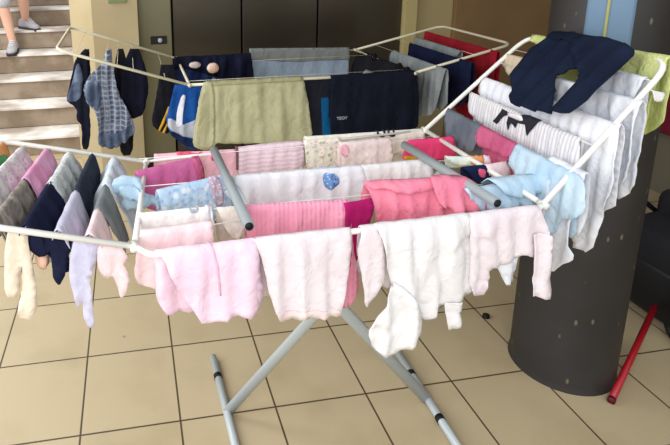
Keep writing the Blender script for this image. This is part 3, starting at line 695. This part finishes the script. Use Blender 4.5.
garment('charcoal_shorts', 'charcoal shorts with a bright blue stripe behind the black shirt', 'shorts', cloth('charcoal', (44, 46, 58), (38, 40, 50)), XP(1.20, (290, 80), (348, 76)),
        [(285, 81), (288, 110), (292, 144), (320, 146), (346, 144), (350, 110), (350, 76)], .2, .006, .08, .0, group=gB,
        parts=[('blue_stripe', 'bright blue side stripe', cloth('bright_blue', (20, 104, 160)), [(321, 100), (322, 120), (323, 142), (331, 142), (330.5, 120), (330, 99)], .004, False)])
garment('bath_towel', 'blue grey towel with a darker grey band on the far rail of the back rack', 'towel', TWB, XP(1.84, (250, 50), (349, 49)),
        [(250, 50), (251, 65), (252, 88), (300, 90), (348, 88), (349, 70), (349, 49)], .2, .004, .12, .0, group=gB,
        parts=[('grey_band', 'plain grey upper band', TWG, [(250, 50), (250, 61), (280, 63), (300, 63.5), (325, 62), (349.5, 61.5), (349.5, 49)], .004, False)])
garment('navy_jacket', 'dark navy jacket heaped on the left of the back rack', 'jacket', cloth('ink', (13, 16, 32), (20, 24, 48)), XP(1.66, (172, 58), (252, 54)),
        [(174, 56), (172, 75), (176, 95), (210, 100), (254, 98), (253, 75), (251, 54)], .2, .03, .1, .1, group=gB,
        parts=[('blue_lining', 'dark blue lining', DBLUE, [(170, 70), (174, 84), (215, 86), (226, 80), (205, 74), (186, 69)], .03)])
garment('blue_swim_shorts', 'royal blue swim shorts with white stripes at the left end of the back rack', 'shorts', BLUE, XP(1.13, (174, 86), (203, 86)),
        [(175, 86), (170, 105), (166, 122), (170, 134), (182, 146), (196, 152), (202, 140), (202, 110), (203, 86)], .15, .012, .06, .03, group=gB,
        parts=[('white_stripe', 'white side stripe', WHG, [(182, 96), (177, 112), (176, 128), (182, 128), (183, 112), (186, 97)], .006),
               ('grey_panel', 'pale grey lower panel', cloth('pale_grey', (176, 182, 194)), [(168, 118), (168, 130), (184, 138), (200, 141), (200, 118), (190, 124), (182, 126)], .004),
               ('blue_hem', 'dark blue hem', DBLUE, [(169, 134), (183, 146), (197, 150), (199, 144), (184, 138), (172, 132)], .008)])
# rolled socks
def sock_roll(u, v, rad, wid, m, label, parts=True):
    c = at(u, v, y=1.5); t = empty('rolled_socks', c, label, 'rolled socks')
    bm = bmesh.new(); bmesh.ops.create_uvsphere(bm, u_segments=24, v_segments=16, radius=1)
    for q in bm.verts:
        d = 1+.10*noise.noise(q.co*2.2+Vector((u, 0, 0))); q.co = Vector((q.co.x*wid*d, q.co.y*rad*.9*d, q.co.z*rad*d))
    frombm('roll', bm, m, t)
    bm = bmesh.new(); tube(bm, [(wid*.55*math.cos(a), -rad*.62, rad*.5*math.sin(a)) for a in [k*PI/9 for k in range(18)]], rad*.16, 8, closed=True); frombm('cuff', bm, m, t)
    return t
t1 = sock_roll(213, 68, .030, .036, cloth('sock_pinkwhite', (226, 206, 204), (220, 180, 150), None, .4, 45, 20), 'round cream and pink rolled sock pair on the navy jacket')
t2 = sock_roll(195, 65, .019, .035, cloth('sock_cream', (200, 184, 180)), 'flat beige rolled sock pair left of the round pair')
# black top over the right side bar of the back rack
Pd = Plane(V(2.475, 1.84, 1.005), V(2.505, 1.14, 1.005))
garment('black_jumper', 'black jumper draped over the right side bar of the back rack', 'jumper', BLACK, Pd,
        [(362, 53), (354, 62), (351, 76), (352, 90), (380, 104), (412, 110), (413, 90), (413, 72)], .25, .008, .08, .06, group=gB)
for i, (u, v) in enumerate(((374, 57), (399, 67), (407, 71))):
    c = at(u, v, z=1.01); bm = bmesh.new()
    tube(bm, [(.018*math.cos(a), .004*math.sin(3*a), .018*math.sin(a)) for a in [k*PI/9 for k in range(18)]], .006, 8, closed=True); bmesh.ops.create_uvsphere(bm, u_segments=10, v_segments=8, radius=.011, matrix=Matrix.Translation((0, -.004, .016)))
    k_ = frombm('strap_knot', bm, BLACK); k_.location = c
    tag(k_, ['black strap knot farthest along the side bar of the back rack', 'black strap knot in the middle of the side bar of the back rack', 'black strap knot nearest the front corner of the back rack'][i], 'knot', 'strap knots on the side bar')
# ---- back rack, right wing
def BR(t): return Plane(bD.lerp(bRf, t), bB.lerp(bRn, t))
garment('grey_trousers', 'grey jogging trousers on the right wing of the back rack', 'trousers', GREY, BR(.22),
        [(392, 43), (389, 60), (392, 80), (402, 98), (412, 110), (420, 119), (436, 116), (440, 95), (446, 57)], .25, .008, .06, .05, group=gW,
        parts=[('waistband', None, cloth('light_grey', (158, 160, 156)), [(392, 43), (391, 50), (445, 64), (446, 57)], .004, False)])
garment('navy_trousers', 'navy trousers between the grey trousers and the red towel', 'trousers', cloth('deep_navy', (22, 28, 58), (18, 22, 48)), BR(.46),
        [(409, 38), (408, 60), (425, 90), (440, 104), (458, 110), (470, 100), (472, 54)], .25, .008, .06, .05, group=gW)
garment('light_grey_vest', 'light grey vest half hidden behind the navy trousers', 'vest', GREY, BR(.6),
        [(414, 34), (414, 46), (435, 55), (456, 60), (460, 48)], .15, .006, .06, .05, group=gW)
garment('red_towel', 'dark red towel on the right wing of the back rack', 'towel', RED, BR(.78),
        [(424, 32), (424, 46), (440, 80), (455, 110), (474, 122), (486, 124), (492, 100), (497, 47)], .25, .008, .08, .04, group=gW)
# ---- back rack, left wing
def BX(y, *a, **k): pass
garment('denim_jacket', 'dark blue jacket with faded denim panel, outermost on the left wing of the back rack', 'jacket', cloth('dark_indigo', (26, 30, 46), (20, 24, 38)), XP(1.55, (82, 50), (90, 50)),
        [(84, 38), (76, 60), (70, 85), (67, 102), (72, 106), (78, 112), (76, 120), (82, 128), (82, 150), (88, 152), (90, 135), (90, 100), (89, 60), (88, 38)], .2, .016, .05, .0, group=gW,
        parts=[('denim_panel', 'faded denim panel', DEN, [(78, 62), (72, 85), (67, 102), (75, 104), (82, 98), (84, 75)], .006)])
garment('plaid_shorts', 'blue grey plaid shorts on the left wing of the back rack', 'shorts', PLAID, XP(1.42, (105, 50), (113, 50)),
        [(107, 42), (101, 66), (88, 78), (83, 90), (86, 102), (96, 112), (99, 130), (100, 148), (116, 150), (132, 138), (136, 130), (128, 112), (118, 92), (113, 66), (111, 42)], .2, .034, .05, .0, group=gW,
        parts=[('frayed_hem', 'folded denim hem', DEN, [(98, 132), (100, 148), (116, 150), (132, 138), (136, 130), (132, 124), (120, 134), (108, 136)], .008),
               ('pocket', 'faded denim pocket', DEN, [(86, 84), (84, 94), (90, 106), (100, 110), (102, 90), (96, 80)], .008)])
garment('black_leggings', 'black leggings left of the black hoodie on the back rack wing', 'leggings', BLACK, XP(1.52, (118, 50), (126, 50)),
        [(118, 46), (114, 70), (113, 100), (116, 130), (122, 158), (133, 156), (134, 130), (131, 100), (128, 66), (123, 46)], .2, .010, .05, .0, group=gW)
garment('black_hoodie', 'wide black hoodie beside the tan pier', 'hoodie', cloth('ink_blue', (20, 22, 40), (16, 18, 32)), XP(1.46, (129, 50), (139, 50)),
        [(130, 46), (124, 66), (121, 95), (123, 118), (132, 121), (144, 116), (149, 90), (146, 70), (139, 52), (136, 46)], .2, .014, .05, .0, group=gW)
garment('striped_scarf', 'black garment with yellow stripes next to the lift panel', 'scarf', BLACK, XP(1.25, (160, 66), (172, 66)),
        [(161, 62), (159, 80), (155, 105), (151, 126), (160, 134), (169, 136), (176, 122), (178, 100), (177, 80), (173, 62)], .2, .008, .04, .0, group=gW,
        parts=[('yellow_stripe', 'golden yellow stripe', YEL, [(168, 108), (158, 132), (160, 133), (171, 109)], .008, False), ('yellow_stripe', 'golden yellow stripe', YEL, [(172, 112), (162, 134), (164, 135), (174, 113)], .008, False)])
# ---------------------------------------------------------------- small things on the floor
p = at(486, 317, z=0); bm = bmesh.new()
bmesh.ops.create_cone(bm, cap_ends=True, segments=28, radius1=.017, radius2=.015, depth=.012, matrix=Matrix.Translation((0, 0, .006)))
bmesh.ops.create_cone(bm, cap_ends=True, segments=28, radius1=.012, radius2=.011, depth=.003, matrix=Matrix.Translation((0, 0, .0135)))
o = frombm('rubber_cap', bm, M_rubber); o.location = p; tag(o, 'small round black cap lying on a tile joint left of the pillar', 'cap')
# red pole
p0 = at(611, 401, z=.012); p1 = at(655, 306, x=p0.x+.50)
t = empty('red_pole', p0, 'red metal pole slanting from the floor in front of the pillar to the stroller', 'pole')
M_red = mat('red_enamel', (168, 20, 34), .35, spec=.5)
d = (p1-p0); bm = bmesh.new(); tube(bm, [V(0, 0, .0), d], .0125, 14); frombm('tube', bm, M_red, t)
bm = bmesh.new(); tube(bm, [-d.normalized()*.002, d.normalized()*.014], .0138, 14); frombm('end_cap', bm, mat('dark_red', (88, 14, 20), .5), t)
# stroller behind the pillar, partly in view
M_fab = mat('stroller_fabric', (34, 33, 38), .9, bump=.2, bscale=80); M_fr = mat('stroller_frame', (20, 20, 24), .45)
sx, sy = 3.44, .20
t = empty('stroller', (sx, sy, 0), 'black folded pushchair standing behind the dark pillar', 'pushchair')
def sp(name, bm, m, par=None): return frombm(name, bm, m, par or t)
bm = bmesh.new(); tube(bm, roundpath([(-.28, -.22, .62), (-.30, -.24, .70), (-.05, -.24, .73), (.30, -.22, .74), (.30, .25, .74)], .06), .015, 12); sp('handle', bm, M_fr)
for (x, y) in ((-.22, -.2), (.3, -.2), (-.22, .22), (.3, .22)):
    bm = bmesh.new(); tube(bm, [(x, y+.075*math.sin(a), .09+.075*math.cos(a)) for a in [k*2*PI/24 for k in range(24)]], .016, 8, closed=True)
    wl = sp('wheel', bm, M_rubber)
    bm = bmesh.new(); bmesh.ops.create_cone(bm, cap_ends=True, segments=16, radius1=.02, radius2=.02, depth=.03, matrix=Matrix.Translation((x, y, .09)) @ Matrix.Rotation(PI/2, 4, 'Y'))
    for k in range(5): a = k*2*PI/5; tube(bm, [(x, y, .09), (x, y+.068*math.sin(a), .09+.068*math.cos(a))], .006, 6)
    sp('hub', bm, mat('hub_grey', (120, 124, 130), .4), wl)
for s in (-1, 1):
    y = .21*s
    bm = bmesh.new(); tube(bm, [(-.22, y, .09), (.05, y, .38), (.30, y, .74)], .012, 10); sp('frame_bar', bm, M_fr)
    bm = bmesh.new(); tube(bm, [(.30, y, .09), (.05, y, .38), (-.28, y, .63)], .012, 10); sp('frame_bar', bm, M_fr)
    bm = bmesh.new(); box(bm, .02, .08, y-.02, y+.02, .34, .42, .006); sp('joint', bm, mat('joint_grey', (104, 110, 116), .4))
bm = bmesh.new(); box(bm, -.24, .26, -.19, .19, .28, .46, .05)
for q in bm.verts: q.co += Vector((0, 0, .03*math.sin(q.co.x*9)))
sp('seat', bm, M_fab)
bm = bmesh.new(); box(bm, -.24, .26, -.20, .20, .05, .30, .03); sp('basket', bm, M_fr)
bm = bmesh.new(); box(bm, -.05, .26, -.19, .19, .40, .56, .05); sp('canopy', bm, M_fab)
# dark red bag on the wall at the right edge
p = at(664, 112, x=4.5)
t = empty('wall_cabinet', (4.5, p.y, p.z), 'dark maroon cabinet on the wall at the right edge behind the pillar', 'cabinet')
bm = bmesh.new(); box(bm, -.14, 0, -.22, .22, -.10, .16, .008); frombm('body', bm, mat('maroon', (104, 24, 44), .5), t, False)
bm = bmesh.new(); box(bm, -.152, -.14, -.20, .20, -.08, .14, .004); frombm('door', bm, mat('maroon_door', (112, 26, 48), .45), t, False)
# ---------------------------------------------------------------- person coming down the stairs
def skin(name, verts, edges, radii, m, root=0, sub=2):
    me = bpy.data.meshes.new(name); me.from_pydata([Vector(v) for v in verts], edges, []); o = link(name, me, None, None, False)
    md = o.modifiers.new('skin', 'SKIN'); 
    for i, r_ in enumerate(radii):
        sv = me.skin_vertices[0].data[i]; sv.radius = r_ if isinstance(r_, tuple) else (r_, r_)
        sv.use_root = (i == root)
    s = o.modifiers.new('sub', 'SUBSURF'); s.levels = sub; s.render_levels = sub
    dg = bpy.context.evaluated_depsgraph_get(); me2 = bpy.data.meshes.new_from_object(o.evaluated_get(dg)); bpy.data.objects.remove(o)
    me2.materials.clear(); return link(name, me2, m)
SKIN = mat('skin', (222, 176, 154), .6, bump=.05, bscale=60)
fl = at(13, 49, y=3.97); fr = at(24, 27, y=4.22)
zl, zr = .175+.18*3, .175+.18*4
fl = V(fl.x, 3.96, zl); fr = V(fr.x+.02, 4.24, zr)
hx = (fl.x+fr.x)/2-.03; hy = 4.16; hz = zl+.88
hipL, hipR = V(hx-.08, hy, hz), V(hx+.08, hy, hz)
ankL, ankR = fl+V(0, .04, .085), fr+V(-.01, .06, .085)
kneL, kneR = V((hipL.x+ankL.x)/2-.02, 3.97, zl+.47), V((hipR.x+ankR.x)/2+.03, 4.02, zr+.40)
pel = V(hx, hy, hz+.05); wa = pel+V(0, 0, .14); ch = pel+V(0, -.01, .33); nk = pel+V(0, -.01, .48); hd = nk+V(0, -.01, .10); ht = hd+V(0, -.015, .12)
verts = [pel, wa, ch, nk, hd, ht, hipL, kneL, kneL.lerp(ankL, .35)+V(0, .02, 0), ankL, ankL+V(0, -.10, -.05), hipR, kneR, kneR.lerp(ankR, .35)+V(0, .02, 0), ankR, ankR+V(.07, -.09, -.05)]
edges = [(0, 1), (1, 2), (2, 3), (3, 4), (4, 5), (0, 6), (6, 7), (7, 8), (8, 9), (9, 10), (0, 11), (11, 12), (12, 13), (13, 14), (14, 15)]
rad = [(.14, .10), (.12, .09), (.15, .10), .055, .085, .075, .085, .056, .055, .034, .03, .085, .056, .055, .034, .03]
for s in (-1, 1):
    b0 = len(verts); sh = ch+V(.19*s, .0, .06); el = sh+V(.06*s, .03, -.29); wr = el+V(-.01*s, -.12, -.22); pm = wr+V(0, -.03, -.07)
    verts += [sh, el, wr, pm]; edges += [(2, b0), (b0, b0+1), (b0+1, b0+2), (b0+2, b0+3)]; rad += [.055, .042, .028, (.036, .02)]
    for k, (dx, ln) in enumerate(((-.026, .062), (-.009, .072), (.009, .068), (.026, .054))):
        b1 = len(verts); verts += [pm+V(dx, -.008, -.03), pm+V(dx*1.15, -.014, -.03-ln*.55), pm+V(dx*1.1, -.004, -.03-ln)]
        edges += [(b0+3, b1), (b1, b1+1), (b1+1, b1+2)]; rad += [.010, .009, .008]
    b1 = len(verts); verts += [pm+V(-.032*s, -.02, .0), pm+V(-.045*s, -.035, -.03)]; edges += [(b0+3, b1), (b1, b1+1)]; rad += [.011, .009]
body = skin('person', verts, edges, rad, SKIN)
tag(body, 'person in pale grey shorts and grey trainers coming down the stairs', 'person')
def child(o, nm=None):
    o.parent = body; return o
# face
for s in (-1, 1):
    bm = bmesh.new(); bmesh.ops.create_uvsphere(bm, u_segments=12, v_segments=8, radius=.012, matrix=Matrix.Translation(hd+V(.032*s, -.082, .045))); child(frombm('eye', bm, mat('eye_dark', (50, 36, 30), .3)))
    bm = bmesh.new(); bmesh.ops.create_uvsphere(bm, u_segments=12, v_segments=8, radius=1, matrix=Matrix.Translation(hd+V(.088*s, 0, .03)) @ Matrix.Diagonal((.012, .02, .03, 1))); child(frombm('ear', bm, SKIN))
bm = bmesh.new(); bmesh.ops.create_cone(bm, cap_ends=True, segments=10, radius1=.018, radius2=.006, depth=.045, matrix=Matrix.Translation(hd+V(0, -.098, .025)) @ Matrix.Rotation(-.35, 4, 'X')); child(frombm('nose', bm, SKIN))
bm = bmesh.new(); bmesh.ops.create_uvsphere(bm, u_segments=12, v_segments=8, radius=1, matrix=Matrix.Translation(hd+V(0, -.084, -.02)) @ Matrix.Diagonal((.026, .008, .007, 1))); child(frombm('mouth', bm, mat('lips', (190, 110, 104), .5)))
bm = bmesh.new(); bmesh.ops.create_uvsphere(bm, u_segments=24, v_segments=16, radius=1, matrix=Matrix.Translation(hd+V(0, .022, .075)) @ Matrix.Diagonal((.10, .10, .095, 1))); child(frombm('hair', bm, mat('hair_brown', (66, 46, 34), .8, bump=.5, bscale=120)))
# clothes
SHG = cloth('shorts_grey', (168, 166, 172), (184, 182, 186)); SHOE = mat('shoe_grey', (168, 166, 170), .7, bump=.2, bscale=90); SOLE = mat('shoe_dark', (46, 46, 52), .7)
sv_ = [pel+V(0, 0, .02), hipL, hipL.lerp(kneL, .5), hipL.lerp(kneL, 1.12), hipR, hipR.lerp(kneR, .5), hipR.lerp(kneR, 1.0), wa]
sh = skin('shorts', sv_, [(0, 1), (1, 2), (2, 3), (0, 4), (4, 5), (5, 6), (0, 7)], [(.155, .115), .10, .098, .086, .10, .098, .086, (.135, .105)], SHG); child(sh)
tv = [wa+V(0, 0, -.04), ch, nk+V(0, 0, -.05), ch+V(-.19, 0, .06), ch+V(-.22, .01, -.08), ch+V(.19, 0, .06), ch+V(.22, .01, -.08)]
child(skin('shirt', tv, [(0, 1), (1, 2), (1, 3), (3, 4), (1, 5), (5, 6)], [(.15, .115), (.17, .12), .08, .07, .065, .07, .065], cloth('shirt_blue', (120, 140, 170))))
for (a, rot) in ((ankL, 0.05), (ankR, .75)):
    bm = bmesh.new(); prof = [(-.085, .036, .05), (-.05, .040, .058), (0, .042, .062), (.06, .046, .046), (.12, .048, .034), (.17, .040, .026), (.195, .022, .018)]
    rr = []
    for (y, w_, h_) in prof: rr.append([bm.verts.new((w_*math.cos(q), -y, -.068+h_*(1+math.sin(q)))) for q in [k*2*PI/14 for k in range(14)]])
    for A_, B_ in zip(rr, rr[1:]):
        for k in range(14): bm.faces.new((A_[k], A_[(k+1) % 14], B_[(k+1) % 14], B_[k]))
    bm.faces.new(rr[0]); bm.faces.new(rr[-1])
    shoe = frombm('shoe', bm, SHOE); shoe.location = a; shoe.rotation_euler = (0, 0, rot); shoe.parent = body
    bm = bmesh.new(); rr = []
    for (y, w_, h_) in prof: rr.append([bm.verts.new((sx_*(w_+.005), -y-(.003 if y > .1 else 0), zz)) for sx_, zz in ((-1, -.083), (1, -.083), (1, -.055), (-1, -.055))])
    for A_, B_ in zip(rr, rr[1:]):
        for k in range(4): bm.faces.new((A_[k], A_[(k+1) % 4], B_[(k+1) % 4], B_[k]))
    bm.faces.new(rr[0]); bm.faces.new(rr[-1]); frombm('sole', bm, SOLE, shoe)
    bm = bmesh.new()
    for k in range(4): tube(bm, [(-.026, -.045-.025*k, .036-.012*k), (0, -.05-.025*k, .047-.013*k), (.026, -.045-.025*k, .036-.012*k)], .004, 6)
    frombm('laces', bm, WH, shoe)
